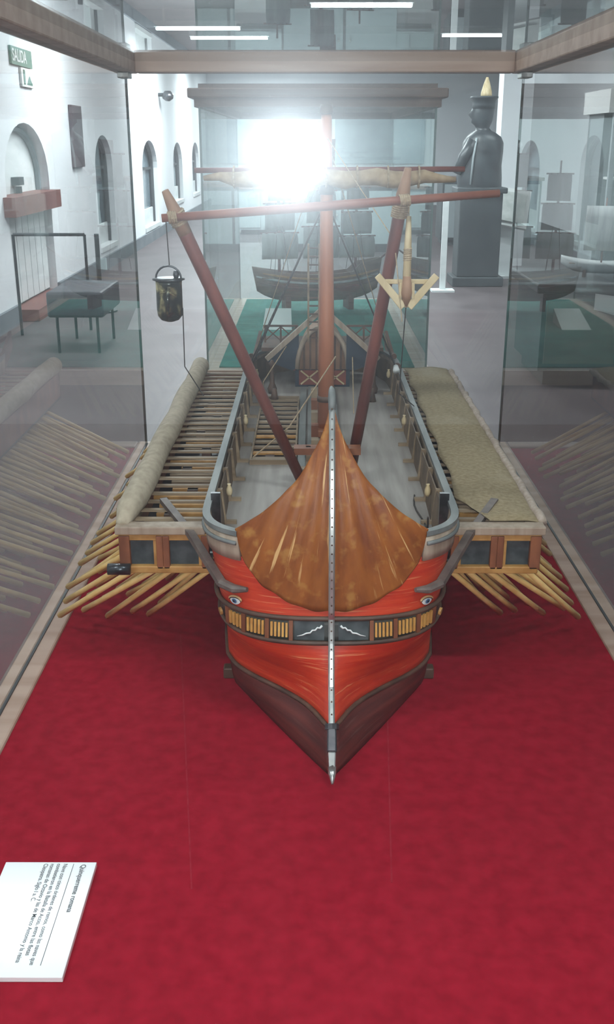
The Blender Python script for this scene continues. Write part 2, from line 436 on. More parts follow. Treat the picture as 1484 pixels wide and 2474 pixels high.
# ------------------------------------------------------------------ label card
card = thing('label_card', 'white printed label card lying on the red felt, near left corner', 'label', (-.262, .767, BZ))
obj('card_board', MB().box(-.046, .046, -.0755, .0755, .0005, .006), M['card'], card, bevel=.0006)
def text_mesh(name, body, size, loc, mtx, m_, parent, bold=0.0, align='LEFT'):
    cu = bpy.data.curves.new(name, 'FONT'); cu.body = body; cu.size = size; cu.offset = bold; cu.align_x = align
    to = bpy.data.objects.new(name+'_tmp', cu); COL.objects.link(to)
    dg = bpy.context.evaluated_depsgraph_get(); dg.update()
    me = bpy.data.meshes.new_from_object(to.evaluated_get(dg))
    bpy.data.objects.remove(to)
    me.transform(mtx); me.transform(Matrix.Translation(loc))
    me.name = name; me.materials.clear(); me.materials.append(m_)
    o = bpy.data.objects.new(name, me); COL.objects.link(o); o.parent = parent
    return o
RT = Matrix(((0,1,0,0),(-1,0,0,0),(0,0,1,0),(0,0,0,1)))   # text runs towards the viewer, its top towards +x
text_mesh('title_text', 'Quinquerreme romana', .0072, (.0315, .0715, .0064), RT, M['ink'], card, .00012)
for i, tx in enumerate(('Nave con cinco órdenes de remos, como las naves que', 'combatieron en la Batalla de Accio, entre las flotas', 'romanas de Octavio y las de Marco Antonio y la reina', 'Cleopatra. Siglo I a. C.')):
    text_mesh('body_text', tx, .0060, (.0135-.0066*i, .0725, .0064), RT, M['ink'], card, .00006)
obj('ruled_line', MB().box(.0232, .0237, -.062, .0725, .006, .0064), M['ink'], card)

# ------------------------------------------------------------------ the ship model
SX, SY = .025, 1.6
ship = thing('galley_model', 'wooden ancient galley model with red bow, oars and outriggers on red felt', 'ship model', (SX, SY, BZ))
def P(name, mb, m_, parent=None, **k):
    """ship part: x from the centre line, y = depth, z above the felt"""
    return obj(name, mb, m_, parent or ship, off=(0, SY, 0), **k)

def interp(tab, x):
    if x <= tab[0][0]: return tab[0][1]
    for i, ((a, fa), (b, fb)) in enumerate(zip(tab[:-1], tab[1:])):
        if x <= b:
            t = (x-a)/(b-a)
            pa = tab[i-1] if i > 0 else (2*a-b, 2*fa-fb)
            pb = tab[i+2] if i+2 < len(tab) else (2*b-a, 2*fb-fa)
            m0 = (fb-pa[1])/(b-pa[0])*(b-a); m1 = (pb[1]-fa)/(pb[0]-a)*(b-a)
            return (2*t**3-3*t*t+1)*fa+(t**3-2*t*t+t)*m0+(-2*t**3+3*t*t)*fb+(t**3-t*t)*m1
    return tab[-1][1]
DS = [(0,.995),(.02,1.0),(.045,1.024),(.083,1.062),(.115,1.080),(.144,1.09),(.169,1.095),(.256,1.105),(.318,1.122),(.36,1.142),(.395,1.163),(.406,1.170)]
BB = [(0,.126),(.045,.134),(.144,.1405),(.2,.149),(.25,.156),(.4,.16)]
WL = [(0,0),(.043,.06),(.116,.18),(.24,.33),(.48,.52),(.73,.69),(.91,.85),(1,1)]
LL = [(0,.22),(.045,.19),(.1,.15),(.144,.125),(.25,.11),(.4,.09)]
PPW = [(0,1.5),(.045,1.5),(.1,2.0),(.144,2.8),(.25,2.8),(.4,2.4)]
SHEER = [(0,.406),(.009,.375),(.02,.353),(.04,.322),(.075,.288),(.11,.262),(.125,.254),(.16,.25)]
def lin(tab, x):
    if x <= tab[0][0]: return tab[0][1]
    for (a, fa), (b, fb) in zip(tab[:-1], tab[1:]):
        if x <= b: return fa+(fb-fa)*(x-a)/(b-a)
    return tab[-1][1]
def bow(f, z, off=0.0, s=1):
    """point on the bow surface, f = fraction of the half breadth"""
    def raw(f, z):
        f = min(max(f, 0), 1); p = lin(PPW, z)
        g_ = 1-(max(0, 1-f**p))**(1/p)
        k_ = min(1, max(0, (z-.045)/.075)); k_ = k_*k_*(3-2*k_)
        l_ = min(1, max(0, z/.045))
        g_ = k_*g_+(1-k_)*(l_*interp(WL, f)+(1-l_)*f**1.05)
        return Vector((lin(BB, z)*f, interp(DS, z)+lin(LL, z)*g_, z))
    p0 = raw(f, z)
    if off:
        e = .004
        tu = raw(min(f+e, 1), z)-raw(max(f-e, 0), z); tv = raw(f, z+.002)-raw(f, z-.002)
        n = tu.cross(tv).normalized()
        if n.y > 0: n = -n
        if n.dot(Vector((0.6, -1, 0))) < 0: n = -n
        p0 = p0+n*off
    return Vector((p0.x*s, p0.y, p0.z))
def bowx(x, z, off=0.0):
    return bow(abs(x)/lin(BB, z), z, off, -1 if x < 0 else 1)
SHOULDER = 1.22
def hull_col(s, t, z):
    """t 0..1 bow, 1..2 side, 2..3 stern"""
    if t <= 1: return bow(math.sin(PI/2*t)**1.0, z, 0, s)
    b0 = bow(1, z, 0, s)
    w_ = min(1, (t-1)/.25); w_ = w_*(2-w_)
    bs = max(abs(b0.x), min(.156, .146+.04*z))
    b0 = Vector((s*(abs(b0.x)*(1-w_)+bs*w_), b0.y, z))
    if t <= 2: return Vector((b0.x, b0.y+(2.12-b0.y)*(t-1), z))
    a_ = (t-2)*PI/2
    return Vector((b0.x*math.cos(a_)**.7 if a_ < PI/2-1e-6 else 0, 2.12+.19*math.sin(a_), z))
TS = [k/22 for k in range(23)]+[1.03,1.07,1.12,1.18,1.25,1.5,1.75,2.0]+[2+k/6 for k in range(1, 7)]
FULL = [(-1, t) for t in TS[::-1]]+[(1, t) for t in TS[1:]]
def strip(zs, off=0, ts=FULL):
    rows = []
    for z in zs:
        row = []
        for s, t in ts:
            row.append(bow(math.sin(PI/2*t), z, off, s) if (t <= 1 and off) else hull_col(s, t, z)+Vector((s*off if t > 1 else 0, 0, 0)))
        rows.append(row)
    return MB().grid(rows)
P('lower_hull', strip([0.001,.008,.016,.024,.032,.040,.046]), M['under'], smooth=True, solid=.004)
P('topside', strip([.044,.055,.068,.083,.098,.112,.126,.14,.155,.17,.185,.2,.215,.226]), M['red'], smooth=True, solid=.004)
# wale at the water line
def ring(z, off, r, name, m_, ts=FULL, n=6, parent=None, rr=None):
    pts = []
    for s, t in ts:
        p = bow(math.sin(PI/2*t), z, off, s) if t <= 1 else hull_col(s, t, z)+Vector((s*off, 0, 0))
        pts.append(p)
    return P(name, MB().tube(pts, r, n), m_, parent, smooth=True)
FRONT = [(-1, t) for t in TS[::-1] if t <= 2]+[(1, t) for t in TS[1:] if t <= 2]
ring(.046, .001, .0032, 'water_line_wale', M['darkwood'], FRONT)
# bow shield
SHL = [(0,.166),(.03,.169),(.05,.177),(.075,.191),(.09,.204),(.104,.226),(.110,.245),(.1125,.2605)]
mbs = MB(); mbs.uv = []
nx, nz = 61, 26; rows = []
for j in range(nz):
    row = []
    for i in range(nx):
        x = -.1125+.225*i/(nx-1)
        z0_ = interp(SHL, abs(x)); z1_ = interp(SHEER, abs(x)); 
        # scalloped lower edge
        ang = math.atan2(x, .42-z0_)
        z0_ += .0016*math.cos(ang*44)
        z = z0_+(z1_-z0_)*j/(nz-1)
        th = math.atan2(x, .43-z)
        fl_ = .0011*math.cos(th*44)*min(1, max(0, (.38-z)/.1))
        row.append(bowx(x, z, .0035+fl_))
        mbs.uv.append((th*1.6, (.43-z)*4+.1*math.sin(th*9)))
    rows.append(row)
mbs.grid(rows)
shield = P('bow_shield', mbs, M['shell'], smooth=True, solid=.006)
# stem band with nails and ram
zsb = [.407-.367*k/40 for k in range(41)]
rows = []; 
for z in zsb:
    p = bow(0, z, 0); o_ = .0095 if z > .165 else .0075
    if z > .39: o_ = .006
    rows.append([Vector((-.0036, p.y+.004, z)), Vector((-.0036, p.y-o_, z)), Vector((-.0018, p.y-o_-.0014, z)), Vector((.0018, p.y-o_-.0014, z)), Vector((.0036, p.y-o_, z)), Vector((.0036, p.y+.004, z))])
stem = P('stem_band', MB().grid(rows), M['steel'], smooth=False)
mbn = MB()
for k in range(34):
    z = .398-.0105*k
    p = bow(0, z); o_ = .0095 if z > .165 else .0075
    mbn.lathe([(.0011, -.0008), (.0011, .0006), (.0005, .001)], (0, 0, 0), 6)
    # turn the nail to face forward
    n0 = len(mbn.v)-18
    for i in range(n0, len(mbn.v)):
        x_, y_, z_ = mbn.v[i]; mbn.v[i] = (x_, p.y-o_-.0012-z_, z+y_)
na = P('stem_nails', mbn, M['darkwood'], stem); na['kind'] = 'stuff'
P('stem_head', MB().tube([(0,1.158,.396),(0,1.166,.408),(0,1.176,.414),(0,1.190,.415)], [.0042,.0046,.004,.0025], 8), M['greyrail'], smooth=True)
rm = P('ram', MB().bar((0,1.020,.052), (0,1.003,.030), .011, .011, w2=.012, h2=.013), M['darksteel'], bevel=.002)
P('ram_plate', MB().bar((0,1.003,.030), (0,.990,.018), .0095, .011, w2=.008, h2=.009), M['steel'], rm, bevel=.0015)
P('ram_tip', MB().tube([(0,.991,.019),(0,.984,.014),(0,.972,.009)], [.005,.0048,.0015], 8), M['steel'], rm, smooth=True)
P('ram_collar', MB().tube([(0,1.022,.056),(0,1.018,.051)], .0085, 10), M['darksteel'], rm)
# decorated belt
FB = [(-1, t) for t in TS[::-1] if t <= 1.5]+[(1, t) for t in TS[1:] if t <= 1.5]
belt = P('belt_band', strip([.130,.137,.143,.149,.156], .0022, FB), M['belt'], smooth=True, solid=.002)
ring(.1575, .0035, .0032, 'belt_moulding', M['darkwood'], FB, 6, belt)
ring(.1285, .0035, .0030, 'belt_moulding', M['darkwood'], FB, 6, belt)
def on_belt(x, z0, z1, wd, dp, name, m_, parent):
    a = bowx(x-wd/2, z0, .002); b = bowx(x+wd/2, z0, .002); c = bowx(x+wd/2, z1, .002); d = bowx(x-wd/2, z1, .002)
    a2 = bowx(x-wd/2, z0, .002+dp); b2 = bowx(x+wd/2, z0, .002+dp); c2 = bowx(x+wd/2, z1, .002+dp); d2 = bowx(x-wd/2, z1, .002+dp)
    return P(name, MB().add([a,b,c,d,a2,b2,c2,d2], [(0,1,2,3),(7,6,5,4),(0,4,5,1),(1,5,6,2),(2,6,7,3),(3,7,4,0)]), m_, parent)
for s in (-1, 1):
    for xd in (.0475, .0755, .1035, .1235):
        on_belt(s*xd, .131, .155, .0045, .0035, 'belt_post', M['brown'], belt)
    for c_, n_ in ((.0615, 5), (.0895, 5), (.1135, 4)):
        for k in range(n_):
            on_belt(s*(c_+(k-(n_-1)/2)*.0044), .1345, .1515, .0024, .0030, 'belt_peg', M['peg'], belt)
    on_belt(s*.026, .132, .1545, .035, .0012, 'belt_panel', M['slate'], belt)
    zig = [(.011,.1495),(.0135,.1465),(.0165,.1470),(.019,.1440),(.0225,.1438),(.025,.1408),(.0295,.1402),(.034,.1380),(.0405,.1365)]
    P('zigzag_ornament', MB().tube([bowx(s*x_, z_, .0045) for x_, z_ in zig], [.0016,.0014]+[.0011]*5+[.0008,.0003], 6), M['white'], belt, smooth=True)
    p = bowx(s*.131, .143, .005)
    P('belt_stud', MB().tube([p, bowx(s*.131, .143, .008)], .005, 10), M['ochre'], belt)
# painted eyes
for s in (-1, 1):
    ex, ez = s*.1155, .1665
    def ep(dx, dz, o_): return bowx(ex+dx*.82, ez+dz*.82, o_)
    n = 18; pts = []
    for k in range(n):
        t = 2*PI*k/n; pts.append(ep(.0082*math.cos(t), .0056*math.sin(t)*(abs(math.sin(t))**.5+.35)/1.2+.0016*s*math.cos(t)*-1, .0016))
    eye = P('painted_eye', MB().add(pts+[ep(0,0,.0026)], [(k, (k+1)%n, n) for k in range(n)]), M['white'], smooth=True)
    def disc(r, o_, nm, m_):
        P(nm, MB().add([ep(r*math.cos(2*PI*k/14), r*math.sin(2*PI*k/14), o_) for k in range(14)]+[ep(0,0,o_+.0006)], [(k,(k+1)%14,14) for k in range(14)]), m_, eye)
    disc(.0036, .0032, 'iris', M['iris']); disc(.0016, .004, 'pupil', M['black'])
    P('eyelid', MB().tube([ep(.0095*math.cos(t), .0072*math.sin(t)-.0016*s*math.cos(t), .0016) for t in [PI*k/10 for k in range(11)]], [.0004]+[.0015]*9+[.0004], 6), M['lid'], eye, smooth=True)
    P('lash_line', MB().tube([ep(.0085*math.cos(t), .0052*math.sin(t)-.0016*s*math.cos(t), .0022) for t in [PI*k/10 for k in range(11)]], .0006, 5), M['black'], eye)
# support blocks under the turn of the bilge
for s in (-1, 1):
    for yy in (1.235, 1.95):
        P('cradle_block', MB().box(s*.134-.010, s*.134+.010, yy-.008, yy+.008, 0, .016), M['darkwood'], bevel=.002)

# bulwark, rails
LT = (1.03,1.25,1.5,1.75,2,2.2,2.4,2.6,2.8)
def bstrip(s, zs, off=0):
    ts = [(s, t) for t in TS if t >= .49 and t <= 3]
    return strip(zs, off, ts)
for s in (-1, 1):
    b_ = P('bulwark', bstrip(s, [.222,.232,.242,.2505], .001), M['palewood'], smooth=True, solid=.006, soff=0)
    pts = [hull_col(s, t, .2525) for t in TS if t >= .47 and t <= 2.6]
    # rail: flat cap swept along the bulwark top
    rows = []
    for i, p in enumerate(pts):
        d = (pts[min(i+1, len(pts)-1)]-pts[max(i-1, 0)]).normalized(); r = Vector((d.y, -d.x, 0)).normalized()
        ww = .0048
        rows.append([p-r*ww, p+r*ww, p+r*ww+Vector((0,0,.006)), p-r*ww+Vector((0,0,.006)), p-r*ww])
    P('rail', MB().grid(rows), M['greyrail'], b_)
    pts2 = [hull_col(s, t, .244)+Vector((s*.004, -.004 if t < 1 else 0, 0)) for t in TS if t >= .5 and t <= 1.2]
    P('rail_moulding', MB().tube(pts2, .0028, 6), M['greyrail'], b_, smooth=True)
    P('corner_cap', MB().bar((s*.147, 1.232, .2), (s*.147, 1.232, .268), .012, .006), M['darksteel'], b_)
    for k in range(9):
        yy = 1.30+.095*k
        P('frame_post', MB().bar((s*.143, yy, .2), (s*.148, yy, .250), .007, .008, up=(0,1,0)), M['slat'], b_)
        P('knee', MB().bar((s*.142, yy, .2025), (s*.126, yy, .2025), .006, .005), M['slat'], b_)
        if k % 4 == 0:
            P('belaying_pin', MB().lathe([(.002,0),(.0042,.004),(.0045,.010),(.002,.016),(.003,.018)], (s*.1385, yy+.04, .226), 8), M['anchorwood'], b_, smooth=True)
    P('inner_lining', MB().add([hull_col(s, t, .2)+Vector((-s*.009,0,0)) for t in LT]+[hull_col(s, t, .248)+Vector((-s*.009,0,0)) for t in LT], [(i,i+1,i+len(LT)+1,i+len(LT)) for i in range(len(LT)-1)]), M['lining'], b_, solid=.002)

# deck
pl = [hull_col(-1, t, .2) for t in TS[::-1] if t <= 3]+[hull_col(1, t, .2) for t in TS[1:]]
mb = MB().add([Vector((p.x*.965, p.y+(.008 if p.y < 1.3 else -.004), .2)) for p in pl]+[Vector((p.x*.965, p.y+(.008 if p.y < 1.3 else -.004), .194)) for p in pl], [tuple(range(len(pl)))[::-1], tuple(range(len(pl), 2*len(pl)))])
P('deck', mb, M['greywood'])
# hatch grating
hatch = P('hatch_coaming', MB().box(-.124,-.121,1.575,2.01,.2,.208).box(-.051,-.048,1.575,2.01,.2,.208).box(-.124,-.048,1.57,1.576,.2,.208).box(-.124,-.048,2.006,2.012,.2,.208), M['slat'])
P('hatch_shade', MB().box(-.121,-.051,1.576,2.006,.2000,.2006), M['black'], hatch)  # flat black sheet standing for the shade under the slats
for k in range(13):
    yy = 1.592+.0335*k
    P('hatch_slat', MB().box(-.121,-.051,yy-.006,yy+.006,.2015,.2048), M['ochre'] if k in (1,4) else M['slat'], hatch)
    if k % 2 == 0: P('hatch_crosspiece', MB().box(-.1+.02*(k%3),-.085+.02*(k%3),yy+.006,yy+.028,.2012,.2026), M['darkwood'], hatch)
# centre gangway planks and frame
for i, xx in enumerate((-.040, -.024, .004, .02)):
    P('gangway_plank', MB().box(xx-.006, xx+.006, 1.40, 2.10, .2, .206+.002*(i % 2)), M['greyrail'])
bt = P('bitts', MB().box(-.032,-.025,1.46,1.467,.2,.262).box(.025,.032,1.46,1.467,.2,.262), M['slat'])
P('bitt_crossbar', MB().box(-.05,.05,1.452,1.474,.252,.262), M['brown'], bt)
P('bitt_crossbar', MB().box(-.044,.044,1.454,1.470,.222,.229), M['slat'], bt)
for k in range(5):
    P('pin_rack', MB().box(-.024,-.012,1.58+.09*k,1.60+.09*k,.2,.238), M['brown'] if k % 2 else M['slat'])
P('mast_partner', MB().box(-.022,.022,1.725,1.775,.2,.215), M['brown'], bevel=.003)

# outriggers
XI, XO, OY0, OY1, OZ0, OZ1 = .156, .272, 1.215, 2.17, .166, .222
for s in (-1, 1):
    def bx(x0, x1, y0, y1, z0, z1):
        a, b = sorted((s*x0, s*x1)); return MB().box(a, b, y0, y1, z0, z1)
    og = P('outrigger', bx(XI, XO, OY0+.012, OY1, OZ0, OZ0+.004), M['black'])  # black floor puts the shade between the thwarts into the colour
    P('outer_wall', bx(XO-.006, XO, OY0+.01, OY1, OZ0, OZ1), M['brown'], og)
    P('end_wall', bx(XI, XO, OY1-.006, OY1, OZ0, OZ1), M['brown'], og)
    P('top_beam', bx(XI+.004, XO+.004, OY0-.006, OY0+.016, OZ1-.004, OZ1+.007), M['palewood'], og, bevel=.0015)
    P('upper_lath', bx(XI, XO, OY0-.002, OY0+.008, OZ1-.013, OZ1-.004), M['ochre'], og, bevel=.001)
    P('bottom_beam', bx(XI-.006, XO-.002, OY0-.004, OY0+.014, OZ0-.002, OZ0+.008), M['ochre'], og, bevel=.0015)
    for a_, b_ in ((XI, XI+.010), (.207, .2155), (.2155, .224), (XO-.014, XO)):
        P('front_post', bx(a_, b_, OY0-.004, OY0+.010, OZ0+.004, OZ1-.006), M['brown'], og, bevel=.001)
    for a_, b_ in ((XI+.010, .207), (.224, XO-.014)):
        P('front_panel', bx(a_, b_, OY0+.004, OY0+.008, OZ0+.006, OZ1-.010), M['slate'], og)
        P('panel_trim', bx(a_, a_+.004, OY0, OY0+.006, OZ0+.008, OZ1-.012), M['ochre'], og)
    P('inner_beam', bx(XI+.002, XI+.012, OY0+.01, OY1, OZ1-.012, OZ1), M['darkwood'], og)
    P('outer_beam', bx(XO-.016, XO-.004, OY0+.01, OY1, OZ1-.010, OZ1+.002), M['slat'], og)
    for k in range(27):
        yy = OY0+.042+.0345*k
        P('thwart', bx(XI+.004, XO-.006, yy-.0038, yy+.0038, OZ1-.001, OZ1+.0022), M['slat'], og)
        if random.random() < .7:
            a_ = .02+random.random()*.03
            P('lower_thwart', bx(XI+.006, XO-a_, yy+.010, yy+.016, OZ1-.013, OZ1-.008), M['ochre'] if random.random() < .55 else M['slat'], og)
        if k % 3 == 1:
            P('rowing_block', bx(.19+.02*(k % 2), .205+.02*(k % 2), yy+.004, yy+.024, OZ1-.024, OZ1-.008), M['darkwood'], og)
    # cathead strut from outrigger down to the bow
    e1 = bowx(s*.128, .186, .007); e2 = bowx(s*.099, .187, .004)
    P('cathead_strut', MB().bar((s*.226, 1.305, .232), (s*.178, 1.205, .222), .010, .007).bar((s*.178, 1.205, .222), e1, .010, .0075).tube([e1, (e1+e2)/2+Vector((0,-.003,-.002)), e2], [.0062,.0058,.003], 8), M['strut'], og)
    if s < 0:
        P('end_cap', MB().tube([(-.287,1.206,.172),(-.258,1.206,.172)], .0075, 12), M['darksteel'], og, smooth=True)
        pts = [(-.268, 1.222, .228), (-.266, 1.26, .236)]+[(-.262+.001*math.sin(k*1.7), 1.3+.087*k, .238+.0008*math.sin(k*2.3)) for k in range(11)]
        P('rolled_canvas', MB().tube(pts, [.008,.0155]+[.0175+.001*math.sin(k*2.1) for k in range(11)], 14), M['canvas'], og, smooth=True)
    else:
        rows = []
        for j in range(40):
            yy = 1.232+.95*j/39; row = []
            for i in range(12):
                xx = .180+.006*math.sin(j*.9)*(.5 if j > 4 else 2)*(1 if i == 0 else 0)+.098*i/11
                if j < 3: xx = max(xx, .180+.012*(3-j)*(1-i/11))
                z_ = .2285+.0035*math.sin(PI*i/11)+.0008*math.sin(j*.7+i*.9)
                if i == 11: z_ -= .005
                row.append((xx, yy, z_))
            rows.append(row)
        P('cloth_cover', MB().grid(rows), M['khaki'], og, smooth=True, solid=.002)
        P('cloth_edge', MB().tube([(.277+.0012*math.sin(k*2.2), 1.236+.0245*k, .2265+.001*math.sin(k*1.4)) for k in range(39)], [.006+.001*math.sin(k*3.1) for k in range(39)], 8), M['fringe'], og, smooth=True)
        for k in range(7):
            yy = 1.31+.12*k
            P('tie_block', MB().tube([(.166+.002*(k%2), yy, .226), (.170, yy+.02, .228)], [.005,.004], 8), M['anchorwood'] if k % 3 == 0 else M['slat'], og, smooth=True)
# oars: five to a station, 16 stations on each side
for s in (-1, 1):
    sc = 1.0 if s < 0 else .945
    for k in range(19):
        for j in range(5):
            ry = 1.222+.0470*k+.006*(j % 2)
            jit = random.uniform(-.012, .012)
            a = Vector((s*(.158+.025*j), ry, .164-.004*(j % 2)))
            b = Vector((s*(.264+.0345*j)*sc+s*jit, ry+.148+jit*.8, .028+.006*(j % 2)))
            P('oar', MB().tube([a, a*.25+b*.75, b], [.0036,.0040,.0048], 6), M['oar'], smooth=True)

# mast, yard and rigging
P('mast', MB().tube([(.002,1.75,.2),(.002,1.752,.4),(.001,1.755,.6),(0,1.757,.735)], [.0148,.0132,.0105,.0085], 16), M['mast'], smooth=True)
P('mast_cap', MB().tube([(0,1.757,.733),(0,1.757,.748)], [.012,.010], 12), M['darkwood'], smooth=True)
P('mast_band', MB().tube([(.002,1.75,.262),(.002,1.75,.272)], .0158, 16), M['darkwood'], smooth=True)
P('mast_band', MB().tube([(.001,1.755,.610),(.001,1.755,.625)], .0125, 16), M['darkwood'], smooth=True)
yard = P('furled_sail', MB().tube([(-.20+.41*k/16, 1.735, .636+.003*math.sin(k*1.9)) for k in range(17)], [.004,.007,.012]+[.0135+.0015*math.sin(k*2.4) for k in range(11)]+[.011,.007,.004], 12), M['furl'], smooth=True)
P('yard', MB().tube([(-.215,1.741,.648),(.225,1.741,.650)], .0045, 8), M['spar'], yard, smooth=True)
for k in range(7):
    xx = -.15+.05*k
    P('gasket', MB().tube([(xx,1.735+.0152*math.cos(t),.638+.0165*math.sin(t)) for t in [2*PI*i/12 for i in range(13)]], .0016, 5), M['rope'], yard)
# fire-pot poles leaning out over the bow
LP0, LP1 = Vector((-.033, 1.45, .2)), Vector((-.2096, 1.35, .631))
RP0, RP1 = Vector((.035, 1.50, .2)), Vector((.1017, 1.40, .657))
def lerpv(a, b, t): return a+(b-a)*t
lp = P('fire_pole', MB().tube([LP0, lerpv(LP0,LP1,.5), lerpv(LP0,LP1,.93), LP1], [.0078,.0086,.0092,.0045], 12), M['spar'], smooth=True)
rp = P('fire_pole', MB().tube([RP0, lerpv(RP0,RP1,.5), lerpv(RP0,RP1,.93), RP1], [.0085,.0088,.0085,.0045], 12), M['spar'], smooth=True)
P('pole_shoe', MB().tube([lerpv(LP0,LP1,.88), lerpv(LP0,LP1,.93), lerpv(LP0,LP1,1.005)], [.0092,.0098,.0046], 12), M['sparlight'], lp, smooth=True)
P('pole_shoe', MB().tube([lerpv(RP0,RP1,.88), lerpv(RP0,RP1,.93), lerpv(RP0,RP1,1.005)], [.0088,.0094,.0046], 12), M['sparlight'], rp, smooth=True)
def lash(c, ax, r, n, name, parent):
    m_ = MB(); ax = Vector(ax).normalized(); a = ax.orthogonal().normalized(); b = ax.cross(a)
    pts = []
    for i in range(n*10+1):
        t = 2*PI*i/10
        pts.append(Vector(c)+ax*(.0028*(i/10-n/2))+(a*math.cos(t)+b*math.sin(t))*r)
    P(name, m_.tube(pts, .0015, 5), M['rope'], parent)
SP0, SP1 = Vector((-.2105, 1.345, .600)), Vector((.224, 1.405, .6275))
spar = P('cross_spar', MB().tube([SP0-(SP1-SP0)*.012, lerpv(SP0,SP1,.5), SP1], [.0052,.0062,.005], 10), M['spar2'], smooth=True)
lash(lerpv(LP0,LP1,.925), LP1-LP0, .0108, 6, 'lashing', lp)
lash(lerpv(RP0,RP1,.885), RP1-RP0, .0104, 6, 'lashing', rp)
lash(lerpv(SP0,SP1,.02), SP1-SP0, .0068, 4, 'lashing', spar)
lash(lerpv(SP0,SP1,.71), SP1-SP0, .0068, 5, 'lashing', spar)
# fire pot hanging from the left pole
pc = Vector((-.2105, 1.345, .468))
pot = P('fire_pot', MB().lathe([(.004,0),(.0115,.0025),(.0160,.008),(.0172,.016),(.0172,.050),(.0176,.0535)], pc, 22), M['potglint'], smooth=True)
P('pot_rim', MB().lathe([(.0176,.0535),(.0212,.0545),(.0212,.0565),(.0150,.0572)], pc, 22), M['darksteel'], pot, smooth=True)
P('pot_handle', MB().tube([pc+Vector((.0165*math.cos(t), 0, .056+.016*math.sin(t))) for t in [PI*k/10 for k in range(11)]], .0013, 6), M['darksteel'], pot)
P('pot_knob', MB().lathe([(.003,.057),(.0042,.061),(.003,.066)], pc+Vector((.010,0,0)), 10), M['darksteel'], pot, smooth=True)
P('pot_ornament', MB().tube([pc+Vector((.001,-.0176,.046)), pc+Vector((0,-.0186,.028)), pc+Vector((-.001,-.0176,.012))], [.0026,.0032,.0022], 8).tube([pc+Vector((-.010,-.0145,.039)), pc+Vector((.001,-.0184,.041)), pc+Vector((.011,-.014,.034))], [.0014,.0022,.0014], 6), M['potglint'], pot, smooth=True)
P('pot_rope', MB().tube([(-.2105,1.345,.600), pc+Vector((.002,0,.073))], .0008, 5), M['darkrope'], pot)
P('pot_rope', MB().tube([pc+Vector((.017,0,.018)), (-.196,1.36,.405), (-.176,1.40,.355)], .0008, 5), M['darkrope'], pot)
# grapnel hanging from the right pole
gc = Vector((.106, 1.41, .0))
gr = P('grapnel', MB().tube([gc+Vector((.000,0,.598)), gc+Vector((0,0,.565)), gc+Vector((0,0,.478))], [.0034,.0050,.0066], 8), M['anchorwood'], smooth=True)
tipz = .4775
for s in (-1, 1):
    P('grapnel_arm', MB().bar(gc+Vector((s*.0035,-.002,tipz)), gc+Vector((s*.0405,-.002,tipz+.043)), .0105, .0075, up=(0,1,0), w2=.0095, h2=.005), M['anchorwood'], gr, bevel=.001)
P('grapnel_crossbar', MB().bar(gc+Vector((-.031,.004,tipz+.034)), gc+Vector((.031,.004,tipz+.034)), .0062, .0062), M['anchorwood'], gr, bevel=.001)
P('grapnel_core', MB().tube([gc+Vector((0,-.003,tipz)), gc+Vector((0,-.003,tipz+.02)), gc+Vector((0,-.003,tipz+.042))], [.003,.0085,.0055], 8), M['sparlight'], gr, smooth=True)
for s in (-1, 1): P('grapnel_cheek', MB().tube([gc+Vector((s*.009,-.005,tipz+.012)), gc+Vector((s*.0085,-.005,tipz+.034))], .0022, 6), M['anchorwood'], gr)
lash(gc+Vector((0,0,.548)), (0,0,1), .0048, 6, 'grapnel_lashing', gr)
P('grapnel_rope', MB().tube([gc+Vector((0,0,.598)), gc+Vector((0,0,.628))], .0009, 5), M['rope'], gr)
P('grapnel_rope', MB().tube([gc+Vector((0,0,tipz)), (.11,1.52,.33), (.155,1.72,.26)], .0009, 5), M['darkrope'], gr)
# shrouds with ratlines, stays
for s in (-1, 1):
    tops = (0, 1.757, .60)
    f1, f2 = Vector((s*.152, 2.04, .252)), Vector((s*.152, 2.14, .252))
    sh = P('shroud', MB().tube([tops, f1], .0014, 5).tube([tops, f2], .0014, 5), M['darkrope'])
    for k in range(3, 22):
        t = k/24
        P('ratline', MB().tube([lerpv(f1, Vector(tops), t), lerpv(f2, Vector(tops), t)], .0009, 4), M['darkrope'], sh)
    for f_ in (f1, f2):
        P('deadeye', MB().tube([f_+Vector((0,-.004,.012)), f_+Vector((0,.004,.012))], .006, 10), M['darkwood'], sh)
    P('backstay', MB().tube([(0,1.757,.70), (s*.15, 2.16, .25)], .0009, 5), M['rope'])
P('halyard', MB().tube([(.018,1.73,.345), (-.06,1.60,.255), (-.118,1.58,.21)], .0013, 5), M['rope'])
P('halyard', MB().tube([(-.118,1.9,.21), (-.12,2.0,.24), (-.075,2.06,.30)], .0011, 5), M['rope'])
P('halyard', MB().tube([(.058,1.9,.20), (.056,1.95,.30)], .0011, 5), M['rope'])
P('forestay', MB().tube([(0,1.757,.70), lerpv(RP0,RP1,.8), (.1,1.395,.46)], .0008, 5), M['rope'])
P('coil_rope', MB().tube([(.128+.004*math.sin(k*.8), 1.24+.022*k, .2015+.03*(k < 1)) for k in range(9)], .0013, 5), M['darkrope'])

